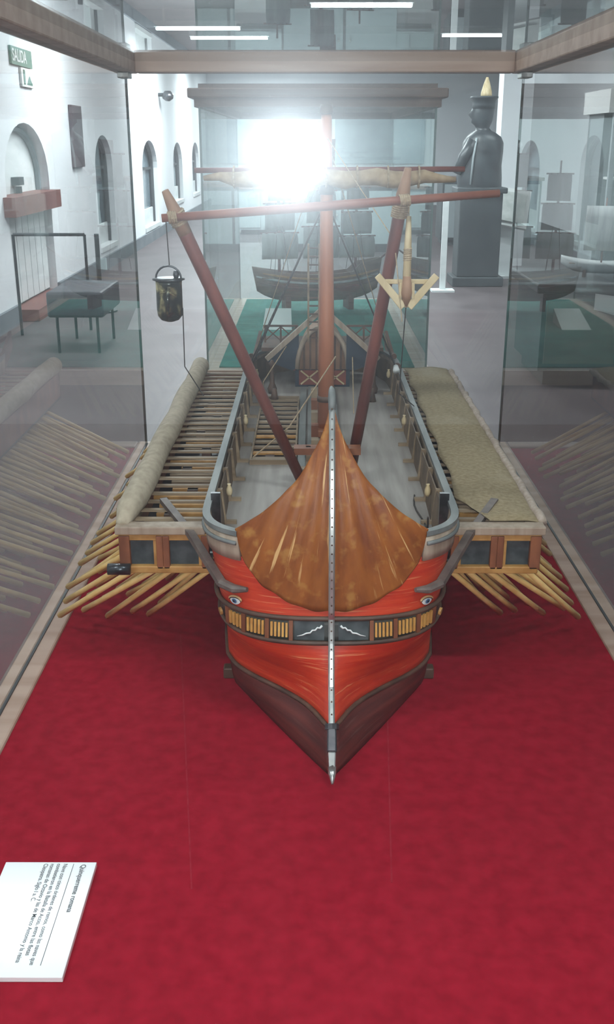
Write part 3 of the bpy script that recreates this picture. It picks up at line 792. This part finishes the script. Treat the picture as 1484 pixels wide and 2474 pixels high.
# stern: gable beams, arched cabin, poop deck with cross-braced rails, ladder
YS = 2.13
cab = P('deck_cabin', MB().box(-.058,.058,YS,2.25,.2,.236), M['navy'])
n = 14
arcp = [(-.052*math.cos(PI*k/n), .236+.088*math.sin(PI*k/n)) for k in range(n+1)]
mb = MB().add([(x,YS+.008,z) for x, z in arcp]+[(x,2.25,z) for x, z in arcp], [(i,i+1,n+2+i,n+1+i) for i in range(n)]+[tuple(range(n+1))])
P('cabin_vault', mb, M['sparlight'], cab)
P('arch_rim', MB().tube([(x*1.04, YS-.002, z+.003) for x, z in arcp], .0055, 6), M['palewood'], cab, smooth=True)
for k in range(7):
    xx = -.039+.013*k
    P('cabin_stave', MB().box(xx-.002,xx+.002,YS+.002,YS+.008,.236,.236+.086*math.sqrt(max(0,1-(xx/.052)**2))), M['darkwood'], cab)
for s in (-1, 1):
    P('cabin_panel', MB().box(min(s*.008,s*.05),max(s*.008,s*.05),YS-.004,YS,.205,.236), M['cabinred'], cab)
    P('cross_brace', MB().bar((s*.01,YS-.006,.207),(s*.046,YS-.006,.236),.003,.003), M['anchorwood'], cab)
    P('cross_brace', MB().bar((s*.046,YS-.006,.207),(s*.01,YS-.006,.236),.003,.003), M['anchorwood'], cab)
    P('gable_beam', MB().bar((s*.002,YS-.012,.366),(s*.118,YS-.012,.262),.010,.013,up=(0,1,0)), M['palewood'])
    P('gable_infill', MB().add([(s*.050,YS-.004,.315),(s*.118,YS-.004,.256),(s*.066,YS-.004,.236),(s*.050,YS-.004,.24)], [(0,1,2,3)]), M['navy'], solid=.004)
    po = P('poop_side', MB().add([(s*.155,2.08,.25),(s*.150,2.20,.262),(s*.142,2.29,.292),(s*.142,2.29,.255),(s*.15,2.2,.225),(s*.155,2.08,.22)], [(0,1,2,3,4,5)]), M['darkwood'], solid=.006)
    P('poop_rail', MB().bar((s*.052,2.20,.318),(s*.128,2.20,.318),.004,.004), M['darkwood'], po)
    for xx in (.056,.090,.124): P('rail_post', MB().bar((s*xx,2.20,.282),(s*xx,2.20,.318),.004,.004), M['darkwood'], po)
    for a_, b_ in ((.056,.090),(.090,.124)):
        P('rail_brace', MB().bar((s*a_,2.20,.286),(s*b_,2.20,.316),.0025,.0025), M['darkwood'], po)
        P('rail_brace', MB().bar((s*b_,2.20,.286),(s*a_,2.20,.316),.0025,.0025), M['darkwood'], po)
    P('stern_stanchion', MB().lathe([(.008,0),(.010,.01),(.005,.022),(.004,.055),(.007,.062),(.002,.07)], (s*.105, 2.07, .2), 10), M['darkwood'], smooth=True)
P('poop_deck', MB().box(-.130,.130,YS+.02,2.29,.272,.280), M['darkwood'])
lad = P('ladder', MB().bar((-.030,YS-.02,.30),(-.030,YS-.035,.50),.004,.004,up=(0,1,0)).bar((-.008,YS-.02,.30),(-.008,YS-.035,.50),.004,.004,up=(0,1,0)), M['slat'])
for k in range(12):
    t = (k+.5)/12
    P('rung', MB().bar((-.030,YS-.02-.015*t,.30+.2*t),(-.008,YS-.02-.015*t,.30+.2*t),.003,.003), M['darkwood'], lad)
P('stern_post', MB().tube([(0,2.30,.21),(0,2.315,.32),(0,2.30,.42),(0,2.27,.48)], [.009,.008,.006,.003], 8), M['brown'], smooth=True)
for s in (-1, 1):
    P('deck_bollard', MB().tube([(s*.098,2.0,.2),(s*.098,2.0,.226)], [.010,.004], 8), M['darkwood'], smooth=True)
P('deck_block', MB().tube([(.146,2.0,.262),(.146,2.015,.268)], [.007,.005], 10), M['white'], smooth=True)

# ------------------------------------------------------------------ second show case
TX0, TX1, TY0, TY1 = -.335, .375, 3.25, 4.85
c2 = thing('display_case', 'glass show case with dark cornice and teal floor behind the galley', 'display case', (.02, 4.05, 0))
c2o = (.02, 4.05, 0)
def C2(name, mb_, m_, **k): return obj(name, mb_, m_, c2, off=c2o, **k)
C2('pedestal', MB().box(TX0+.01, TX1-.01, TY0+.01, TY1-.01, 0, BZ-.05), M['pedwood'])
C2('base_board', MB().box(TX0-.012, TX1+.012, TY0-.012, TY1+.012, BZ-.05, BZ-.002), M['casewood'])
C2('felt_floor', MB().box(TX0+.035, TX1-.035, TY0+.035, TY1-.035, BZ-.004, BZ+.001), M['teal'])
for a_ in ((TX0, TX0+.005, TY0, TY1), (TX1-.005, TX1, TY0, TY1), (TX0+.005, TX1-.005, TY0, TY0+.005), (TX0+.005, TX1-.005, TY1-.005, TY1)):
    C2('glass_pane', MB().box(*a_, BZ-.002, BZ+.80), M['glassb'])
for xx in (TX0-.001, TX1-.005):
    for yy in (TY0-.001, TY1-.005):
        C2('glass_joint', MB().box(xx, xx+.006, yy, yy+.006, BZ-.002, BZ+.80), M['glassedge'])
C2('cornice', MB().box(TX0-.03, TX1+.03, TY0-.03, TY1+.03, BZ+.815, BZ+.842), M['casewood2'], bevel=.004)
C2('cornice_moulding', MB().box(TX0-.012, TX1+.012, TY0-.012, TY0+.02, BZ+.79, BZ+.815).box(TX0-.012, TX1+.012, TY1-.02, TY1+.012, BZ+.79, BZ+.815).box(TX0-.012, TX0+.02, TY0, TY1, BZ+.79, BZ+.815).box(TX1-.02, TX1+.012, TY0, TY1, BZ+.79, BZ+.815), M['casewood2'])
C2('roof_panel', MB().box(TX0, TX1, TY0, TY1, BZ+.842, BZ+.855), M['casewood2'])

# sailing ship model in the second case
s2 = thing('sailing_ship_model', 'brown sailing ship model with pale sails in the teal-floored case', 'ship model', (.03, 4.52, BZ+.001), rz=math.radians(12))
rows = []
for i in range(17):
    t = i/16*2-1; x = t*.27
    bw = .058*(1-abs(t)**3.2)+.003; sh = .155+.035*t*t+(.03 if t > .55 else 0); kz = .035+.05*abs(t)**4
    rows.append([(x+.02*t*(k/4), sgn*bw*(math.sin(k/4*PI/2)**.7), kz+(sh-kz)*k/4) for sgn in (-1,) for k in (4,3,2,1,0)]+[(x+.02*t*(k/4), bw*(math.sin(k/4*PI/2)**.7), kz+(sh-kz)*k/4) for k in (1,2,3,4)])
obj('hull', MB().grid(rows), M['hull2'], s2, smooth=True, solid=.003)
for zz, mm in ((.118, 'sail'), (.095, 'darkwood'), (.137, 'ochre')):
    obj('wale', MB().tube([((i/16*2-1)*.27, -(.058*(1-abs(i/16*2-1)**3.2)+.003)*(.93 if zz < .11 else .985)-.0015, zz+.03*(i/16*2-1)**2) for i in range(17)], .0055, 6), M[mm], s2, smooth=True)
obj('deck', MB().box(-.25,.25,-.04,.04,.14,.145), M['slat'], s2)
for xx in (-.14,.14): obj('stand', MB().box(xx-.012,xx+.012,-.05,.05,0,.06), M['darkwood'], s2)
for mx, mh in ((-.17,.62),(.01,.70),(.17,.56)):
    ms = obj('mast', MB().tube([(mx,0,.14),(mx,0,mh)], [.007,.004], 8), M['spar'], s2, smooth=True)
    for k in range(3):
        z0_ = .22+(mh-.26)*k/3; z1_ = z0_+(mh-.26)/3*.9; hw = .075-.014*k
        obj('yard', MB().tube([(mx-hw-.01,-.012,z1_),(mx+hw+.01,-.012,z1_)], .0035, 6), M['spar'], ms)
        rows = [[(mx+(-1+2*i/8)*hw*(1.0 if j == 0 else 1.05), -.014-.022*math.sin(PI*j/5)*math.cos((-1+2*i/8)*1.2)-.003*math.cos(i*PI), z1_-(z1_-z0_)*j/5) for i in range(9)] for j in range(6)]
        obj('sail', MB().grid(rows), M['sail'], ms, smooth=True, solid=.0015)
    for s in (-1, 1):
        obj('shroud', MB().tube([(mx,0,mh*.8),(mx+.03,s*.055,.165)], .0012, 4).tube([(mx,0,mh*.8),(mx-.03,s*.055,.165)], .0012, 4), M['darkrope'], ms)
obj('bowsprit', MB().tube([(.25,0,.19),(.36,0,.27)], [.006,.003], 8), M['spar'], s2, smooth=True)
obj('flag', MB().add([(.01,.002,.70),(.075,.004,.705),(.072,.004,.60),(.01,.002,.62)], [(0,1,2,3)]), M['cabinred'], s2, solid=.001)
crd = tag(obj('label_card', MB().add([(-.058,-.06,0),(.058,-.06,0),(.052,.13,.055),(-.052,.13,.055),(-.058,-.06,-.0),(.052,.13,0),(-.052,.13,0)], [(0,1,2,3),(0,3,6),(1,5,2),(2,5,6,3),(0,6,5,1)]), M['white']), 'pale wedge-shaped label card on the teal floor left of the mast', 'label')
crd.location = (-.132, 4.04, BZ+.0015)
crd = tag(obj('label_card', MB().add([(-.05,-.04,0),(.05,-.04,0),(.05,.03,.04),(-.05,.03,.04),(.05,.03,0),(-.05,.03,0)], [(0,1,2,3),(0,3,5),(1,4,2),(2,4,5,3),(0,5,4,1)]), M['teal']), 'green wedge-shaped label card on the teal floor right of the mast', 'label')
crd.location = (.165, 4.05, BZ+.0015)

# ------------------------------------------------------------------ statue on dark pedestal, right background
sp_ = at(1145, 690, 11.6)
STX, STY = sp_.x, 11.6
ped = thing('statue_pedestal', 'tall dark pedestal under the bronze bust', 'pedestal', (STX, STY, 0))
obj('shaft', MB().box(-.23,.23,-.2,.2,.1,.98), M['cabdark'], ped, bevel=.01)
obj('plinth', MB().box(-.28,.28,-.25,.25,0,.1), M['cabdark'], ped, bevel=.01)
obj('top_slab', MB().box(-.27,.27,-.24,.24,.98,1.04), M['cabdark'], ped, bevel=.01)
st = thing('bronze_bust', 'dark bronze bust of a coated figure in a tall hat facing left', 'statue', (STX, STY, 1.04))
SL = [(0,.0,.24,.19),(.1,-.01,.24,.19),(.22,-.005,.225,.18),(.36,.01,.22,.175),(.45,.015,.215,.165),(.51,.015,.19,.15),(.55,.01,.135,.12),(.575,.005,.085,.085),(.60,.0,.072,.075),(.625,-.005,.085,.085),(.655,-.01,.105,.095),(.69,-.01,.115,.102),(.73,-.01,.12,.108),(.78,-.005,.122,.11),(.82,0,.118,.108),(.85,0,.112,.102)]
mb = MB(); n = 24; rows = []
for z, cx, hx, hy in SL:
    row = []
    for k in range(n+1):
        t = 2*PI*k/n; x = cx+hx*math.cos(t); y_ = hy*math.sin(t)
        if .05 < z < .5: x += .008*math.cos(9*t)*(1-z)          # coat folds
        if abs(t-PI) < .3 and .69 < z < .76: x -= .03*(1-abs(t-PI)/.3)   # nose
        if abs(t-PI) < .4 and .64 < z < .67: x -= .012          # chin
        row.append((x, y_, z))
    rows.append(row)
obj('figure', mb.grid(rows), M['bronze'], st, smooth=True)
obj('hat', MB().lathe([(.124,.79),(.120,.83),(.126,.87),(.148,.895),(.150,.91),(.10,.915)], (0,0,0), 24), M['bronze'], st, smooth=True)
obj('plume', MB().lathe([(.062,.90),(.058,.95),(.042,1.01),(.03,1.05),(.018,1.08),(.012,1.10)], (.02,0,0), 14), M['anchorwood'], st, smooth=True)
obj('cape_edge', MB().tube([(-.08,-.15,.5),(-.11,-.175,.3),(-.125,-.19,.03)], .012, 6), M['cabgrey'], st, smooth=True)
obj('arm', MB().tube([(-.10,-.10,.47),(-.2,-.10,.3),(-.265,-.08,.14)], [.07,.065,.045], 10), M['bronze'], st, smooth=True)
ws = tag(obj('sign_strip', MB().box(-.03,.03,-.015,.015,0,1.0).box(-.12,.12,-.1,.1,0,.02), M['plank']), 'narrow white upright board left of the dark pedestal', 'sign')
p = at(1075, 548, 11.0); ws.location = (p.x, 11.0, 0)
# tilted information stand
p = at(1222, 490, 12.2)
inf = thing('information_stand', 'white tilted information board on a pale post beside the bust', 'sign', (p.x, 12.2, 0))
obj('post', MB().box(-.085,.085,-.04,.04,.03,.72), M['plank'], inf)
obj('foot', MB().box(-.16,.16,-.14,.14,0,.03), M['plank'], inf)
obj('board', MB().add([(-.33,-.16,.66),(.22,-.16,.56),(.32,.16,.96),(-.22,.16,1.04)], [(0,1,2,3)]), M['white'], inf, solid=.03)
obj('print', MB().add([(-.28,-.157,.705),(.18,-.157,.615),(.27,.125,.925),(-.19,.125,.995)], [(0,1,2,3)]), M['map'], inf, solid=.004, soff=1)
# hall furniture on the right and far end
for i, (x, y_, w_, d_, h_, m_, lab) in enumerate((
        (2.75, 16.5, 1.5, .7, 1.0, 'cabdark', 'dark low cabinet in the far right of the hall'),
        (.45, 15.5, 1.7, .8, .95, 'cabdark', 'dark low cabinet in the far middle of the hall'),
        (-.85, 18.5, .8, .8, .8, 'cabgrey', 'grey low cabinet far off toward the arched windows'))):
    t = thing('low_cabinet', lab, 'cabinet', (x, y_, 0), 'low cabinets down the hall')
    obj('body', MB().box(-w_/2, w_/2, -d_/2, d_/2, .08, h_-.05), M[m_], t)
    obj('plinth', MB().box(-w_/2+.04, w_/2-.04, -d_/2+.04, d_/2-.04, 0, .08), M['blackmetal'], t)
    obj('top', MB().box(-w_/2-.03, w_/2+.03, -d_/2-.03, d_/2+.03, h_-.05, h_), M['casewood2'], t)
    for s in (-1, 1):
        dr = obj('door', MB().box(min(s*.02, s*(w_/2-.03)), max(s*.02, s*(w_/2-.03)), -d_/2-.02, -d_/2, .12, h_-.1), M['cabgrey'], t)
        obj('knob', MB().tube([(s*.08,-d_/2-.05,h_*.55),(s*.08,-d_/2-.02,h_*.55)], .015, 8), M['steel'], dr)
tall = thing('wall_cabinet', 'long grey wall cabinet with white fascia along the right side', 'cabinet', (3.55, 9.2, 0))
obj('fascia', MB().box(-1.15,1.0,-.42,.4,1.72,1.9), M['white'], tall)
obj('body', MB().box(-1.1,.98,-.1,.38,.1,1.72), M['cabgrey'], tall)
obj('plinth', MB().box(-1.06,.94,-.34,.36,0,.1), M['cabdark'], tall)
obj('base_unit', MB().box(-1.1,.98,-.38,-.1,.1,.72), M['cabdark'], tall)
for k in range(5): obj('mullion', MB().box(-1.1+.51*k,-1.06+.51*k,-.4,-.36,.72,1.72), M['cabgrey'], tall)
obj('shelf', MB().box(-1.06,.94,-.36,-.1,1.2,1.22), M['white'], tall)
obj('glass_front', MB().box(-1.06,.94,-.39,-.384,.72,1.72), M['glassb'], tall)
for k in range(4):
    bxv = thing('exhibit_box', ('dark', 'blue-grey', 'pale', 'brown')[k]+' exhibit box on the wall cabinet shelf', 'box', (3.55-.85+.5*k, 8.98, 1.221))
    obj('box_body', MB().box(-.14,.14,-.07,.07,0,.2+.05*(k % 2)), M[('cabdark','niche','sail','hull2')[k]], bxv, bevel=.01)
    obj('box_lid', MB().box(-.15,.15,-.08,.08,.2+.05*(k % 2),.23+.05*(k % 2)), M['cabdark'], bxv)
pil = struct('trim_8', MB().box(2.35,2.72,13.4,13.75,0,ZT), M['wall'])
pf = thing('picture_frame', 'dark framed tall pale picture on the right wall', 'picture', (XR-.002, 15.6, 1.35))
obj('frame', MB().box(-.04,0,-.42,.42,-.4,-.36).box(-.04,0,-.42,.42,.36,.4).box(-.04,0,-.42,-.38,-.36,.36).box(-.04,0,.38,.42,-.36,.36), M['blackmetal'], pf)
obj('print', MB().box(-.02,0,-.38,.38,-.36,.36), M['map'], pf)
struct('window_5', MB().box(.6,3.0,YF-.04,YF,1.0,2.2), M['nichelight'])
struct('window_6', MB().box(-2.1,-.6,YF-.04,YF,1.0,2.2), M['nichelight'])

# ------------------------------------------------------------------ left side of the hall
bp_ = at(212, 790, 7.9)
be = thing('bench', 'low dark padded bench on thin legs near the left wall', 'bench', (bp_.x, 7.9, 0))
obj('seat_pad', MB().box(-.22,.20,-.35,.35,.27,.46), M['bench'], be, bevel=.02)
for sx in (-.16,.14):
    for sy in (-.3,.3): obj('leg', MB().tube([(sx,sy,0),(sx,sy,.27)], .012, 6), M['blackmetal'], be)
ba = thing('barrier_rail', 'black metal barrier rail standing before the plank door', 'barrier', (-2.1, 8.5, 0))
a_ = at(30, 567, 8.35); b_ = at(203, 567, 8.6)
A = (a_.x+2.1, -.15, a_.z); B = (b_.x+2.1, .1, b_.z)
obj('top_bar', MB().tube([A, B], .014, 6), M['blackmetal'], ba)
obj('post', MB().tube([B, (B[0], B[1], 0)], .013, 6), M['blackmetal'], ba)
obj('post', MB().tube([A, (A[0], A[1], 0)], .013, 6), M['blackmetal'], ba)
c_ = at(232, 565, 9.6)
ps = thing('stanchion_post', 'dark stanchion post beside the barrier rail', 'stanchion', (c_.x, 9.6, 0))
obj('pole', MB().tube([(0,0,.02),(0,0,c_.z)], .022, 8), M['blackmetal'], ps)
obj('foot', MB().lathe([(.15,0),(.15,.015),(.04,.03)], (0,0,0), 16), M['blackmetal'], ps)
# exit sign
ex = thing('exit_sign', 'green SALIDA exit sign high on the left wall', 'sign', (XL+.002, 9.75, 2.0))
obj('panel', MB().box(0,.02,-.34,.34,.125,.27), M['greenpaint'], ex)
obj('panel', MB().box(0,.02,-.06,.34,-.04,.115), M['white'], ex)
RW = Matrix(((0,0,1,0),(1,0,0,0),(0,1,0,0),(0,0,0,1)))
text_mesh('sign_text', 'SALIDA', .14, (.022, -.31, .155), RW, M['white'], ex, .002)
obj('arrow', MB().box(.02,.024,.0,.05,-.02,.10).add([(.022,.1,-.02),(.022,.3,-.02),(.022,.2,.06)], [(0,1,2)]), M['greenpaint'], ex)
stp = tag(obj('wall_board', MB().box(0,.04,-.24,.24,0,.63), M['strip'], bevel=.005), 'narrow upright reddish-grey board on the left wall', 'board')
stp.location = (XL+.002, 11.75, 1.24)
wl = thing('wall_lamp', 'small dark round wall lamp above the arched windows', 'lamp', (XL+.001, 18.4, 2.25))
obj('bracket', MB().tube([(0,0,0),(.1,0,0)], .03, 8), M['blackmetal'], wl)
obj('lamp_head', MB().lathe([(.03,-.1),(.09,-.06),(.10,0),(.05,.06)], (.16,0,0), 12), M['darksteel'], wl, smooth=True)

# dark table added to darken the right background, with a pale model boat
tb = thing('added_table', 'dark table added to darken the right side, with two white cards on its front', 'table', (2.22, 6.9, 0))
obj('table_body', MB().box(-.75,.75,-.4,.4,.1,.60), M['cabdark'], tb)
obj('table_plinth', MB().box(-.7,.7,-.35,.35,0,.1), M['blackmetal'], tb)
obj('table_top', MB().box(-.8,.8,-.45,.45,.60,.66), M['cabdark'], tb, bevel=.01)
for k in range(3):
    fp = obj('front_panel', MB().box(-.72+.49*k,-.27+.49*k,-.42,-.4,.15,.55), M['casewood2'], tb)
obj('card', MB().add([(-.43,-.435,.50),(-.28,-.435,.46),(-.28,-.435,.58),(-.43,-.435,.60)], [(0,1,2,3)]), M['white'], tb, solid=.004)
obj('card', MB().box(-.25,-.19,-.435,-.43,.22,.52), M['white'], tb)
bo = thing('boat_model', 'small pale model boat on the added dark table', 'ship model', (1.90, 6.8, .66), rz=math.radians(-20))
rows = []
for i in range(13):
    t = i/12*2-1
    bw = .06*(1-abs(t)**2.6)+.003; sh = .10+.035*t*t; kz = .025+.06*abs(t)**4
    rows.append([(t*.26, -bw*math.sin(k/4*PI/2)**.7, kz+(sh-kz)*k/4) for k in (4,3,2,1,0)]+[(t*.26, bw*math.sin(k/4*PI/2)**.7, kz+(sh-kz)*k/4) for k in (1,2,3,4)])
obj('hull', MB().grid(rows), M['plank'], bo, smooth=True, solid=.004)
obj('deck', MB().box(-.2,.2,-.04,.04,.085,.09), M['slat'], bo)
for xx in (-.1,.1): obj('stand', MB().box(xx-.01,xx+.01,-.04,.04,0,.045), M['darkwood'], bo)
obj('mast', MB().tube([(0,0,.09),(0,0,.5)], [.006,.004], 8), M['spar'], bo, smooth=True)
obj('sail', MB().grid([[(-.12+.24*i/6, -.01-.02*math.sin(PI*j/4), .45-.28*j/4) for i in range(7)] for j in range(5)]), M['sail'], bo, smooth=True, solid=.002)
